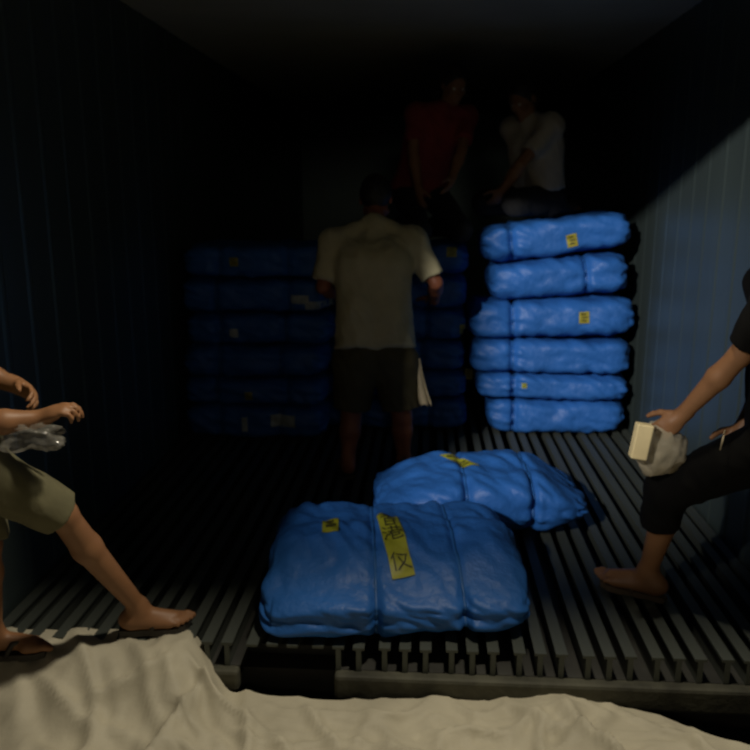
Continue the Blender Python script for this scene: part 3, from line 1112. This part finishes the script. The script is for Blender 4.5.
Yt = 5.02
pel = at(419, 187, Yt); che = at(432, 138, Yt - .06); nk = at(446, 107, Yt - .09); hd = at(454, 84, Yt - .12)
J = kneel(che, pel, nk, hd, (0.45, -1, -0.45), dict(R=(at(413, 150, Yt - .22), at(418, 188, Yt - .30)), L=(at(462, 150, Yt - .2), at(452, 178, Yt - .3))), 1.18)
person(J, 'person in red shirt kneeling on the middle stack, deep in the shadow', vox=0.0085, s=0.88, shirt='red', sleeve=0.75, hem=at(418, 192, Yt), legs='navy',
       leg_cut=dict(L=1.9, R=1.9), hands=(.5, .5), seed=3.0, shoes=True)

pel = at(538, 195, Yt + .08); che = at(535, 148, Yt + .04); nk = at(530, 120, Yt + .02); hd = at(524, 98, Yt)
J = kneel(che, pel, nk, hd, (-0.8, -0.6, -0.5), dict(L=(at(520, 165, Yt - .22), at(503, 190, Yt - .16)), R=(at(530, 165, Yt + .22), at(503, 188, Yt + .12))), 1.34)
person(J, 'person in pale grey shirt kneeling on top of the bright right stack', vox=0.0085, s=0.97, shirt='grey', sleeve=0.7, hem=at(538, 187, Yt + .05), legs='navy',
       leg_cut=dict(L=1.9, R=1.9), hands=(.5, .5), seed=5.0, shoes=True)

# --- worker in black on the right, one leg forward
fh = onz(650, 598)
J = dict(pelvis=at(788, 432, 2.46), chest=at(792, 322, 2.46), neck=at(796, 258, 2.50), head=at(806, 204, 2.52), face=V((-0.9, 0.35, -0.45)), up=V((-.2, 0, 1)),
         shL=at(786, 282, 2.30), shR=at(768, 284, 2.64),
         elL=at(740, 355, 2.40), wrL=at(681, 416, 2.52), handL=V((-0.80, 0.1, -0.75)), palmL=V((0.3, 0.9, -0.2)),
         elR=at(768, 380, 2.72), wrR=at(742, 428, 2.66), handR=V((-0.5, -0.2, -0.8)), palmR=V((-.4, -.7, 0)),
         hipL=at(782, 444, 2.40), hipR=at(786, 446, 2.54), knL=at(667, 490, 2.62), anL=fh + V((-.01, .02, .100)),
         toeL=V((-.86, .50, 0)), knR=at(780, 545, 2.42), anR=at(802, 640, 2.40), toeR=V((-.15, 1, 0)))
J['anR'].z = 0.10
man_b = person(J, 'worker in black clothes at the right edge, one sandalled foot stepping forward', vox=0.0055, s=0.93, shirt='black', sleeve=0.86,
               hem=at(786, 448, 2.46), legs='black', leg_cut=dict(L=1.40, R=1.85), hands=(1.15, .6), sandals='rubber_brown', fold=0.011, leg_r=1.05, seed=8.0, foot=1.2)
bm = bmesh.new()
pz = [at(725, 430, 2.40), at(723, 438, 2.385), at(720, 450, 2.39)]
add_tube(bm, [p - man_b.location for p in pz], [.0025, .0035, .002], 6)
o = from_bm('drawstring', bm, M['cloth'], man_b, True)
o['label'] = 'pale drawstring end'

# --- worker on the left stepping onto the sill
gh = onz(139, 640, -0.005)
J = dict(pelvis=at(-42, 448, 2.02), chest=at(-60, 335, 2.02), neck=at(-54, 268, 2.06), head=at(-42, 216, 2.09), face=V((0.85, 0.35, -0.5)), up=V((.2, 0, 1)),
         shR=at(-52, 300, 1.90), shL=at(-62, 298, 2.16),
         elR=at(-18, 424, 1.92), wrR=at(42, 418, 2.00), handR=V((0.95, 0.12, 0.42)), palmR=V((0.25, 0.35, -1.0)),
         elL=at(-22, 372, 2.14), wrL=at(18, 386, 2.14), handL=V((0.8, -0.35, -0.25)), palmL=V((-.2, -.8, -.5)),
         hipR=at(-34, 462, 1.95), hipL=at(-40, 466, 2.10), knR=at(62, 514, 2.12), anR=gh + V((-.005, .03, .105)), toeR=V((.95, .22, 0)),
         knL=at(-14, 545, 2.10), anL=at(-8, 625, 2.19), toeL=V((.8, .2, 0)))
J['anL'].z = 0.085
man_l = person(J, 'worker in olive shorts at the left edge stepping onto the sill', vox=0.0055, s=0.84, shirt='olive', sleeve=0.8,
               hem=at(-42, 440, 2.02), legs='olive', leg_cut=0.97, hands=(.9, 1.05), sandals='rubber', fold=0.011, leg_r=0.98, seed=11.0, foot=1.18)


# --- what they hold
def crumple(name, c, rad, seed, amp, nu=26, nv=18, m=None, parent=None, open_top=False, loc=V((0, 0, 0))):
    bm = bmesh.new()
    bmesh.ops.create_icosphere(bm, subdivisions=4, radius=1.0)
    for v in bm.verts:
        p = v.co.copy()
        n1 = noise.noise(p * 2.1 + V((seed, 0, 0)))
        n2 = 0.3 - abs(noise.noise(p * 4.3 + V((0, seed, 0))))
        n3 = 0.3 - abs(noise.noise(p * 8.5 + V((0, 0, seed))))
        r_ = 1 + amp * (n1 + 0.9 * n2 + 0.45 * n3)
        v.co = V((p.x * rad[0], p.y * rad[1], p.z * rad[2])) * r_ + c - loc
    return from_bm(name, bm, m, parent, True)


c = at(657, 447, 2.55)
bag = empty('plastic_bag', (c.x, c.y, c.z - .09), label='translucent plastic bag with a cream carton, in the hand of worker in black', cat='bag')
crumple('bag_film', c + V((.005, 0, -.005)), (0.086, 0.060, 0.090), 3.3, 0.20, m=M['film'], parent=bag, loc=bag.location)
bm = bmesh.new()
add_box(bm, (-.026, -.020, -.058), (.026, .020, .058), .004)
bmesh.ops.rotate(bm, verts=bm.verts, cent=(0, 0, 0), matrix=Matrix.Rotation(R(8), 3, 'Y'))
bmesh.ops.translate(bm, verts=bm.verts, vec=at(641, 441, 2.475) - bag.location)
o = from_bm('carton', bm, M['cream'], bag)
o['label'] = 'cream carton'

c = at(30, 436, 1.97)
film = crumple('crumpled_film', c, (0.085, 0.05, 0.036), 6.1, 0.6, m=M['film_clear'])
# base the thing at the film itself
for v in film.data.vertices: v.co -= c
film.location = c
tag(film, 'glinting crumpled clear plastic film under the forearm of left worker', 'plastic film')

bm = bmesh.new()
pw = [onz(722, 700, -.13), onz(718, 690, -.13) + V((0, 0, .02)), onz(723, 678, -.13) + V((0, 0, .03))]
add_tube(bm, [pw[0], pw[1], pw[2]], .003, 6)
o = from_bm('loose_wire', bm, M['metal'], None, True)
tag(o, 'thin pale bit of wire on the sheet near the lower right corner', 'wire')
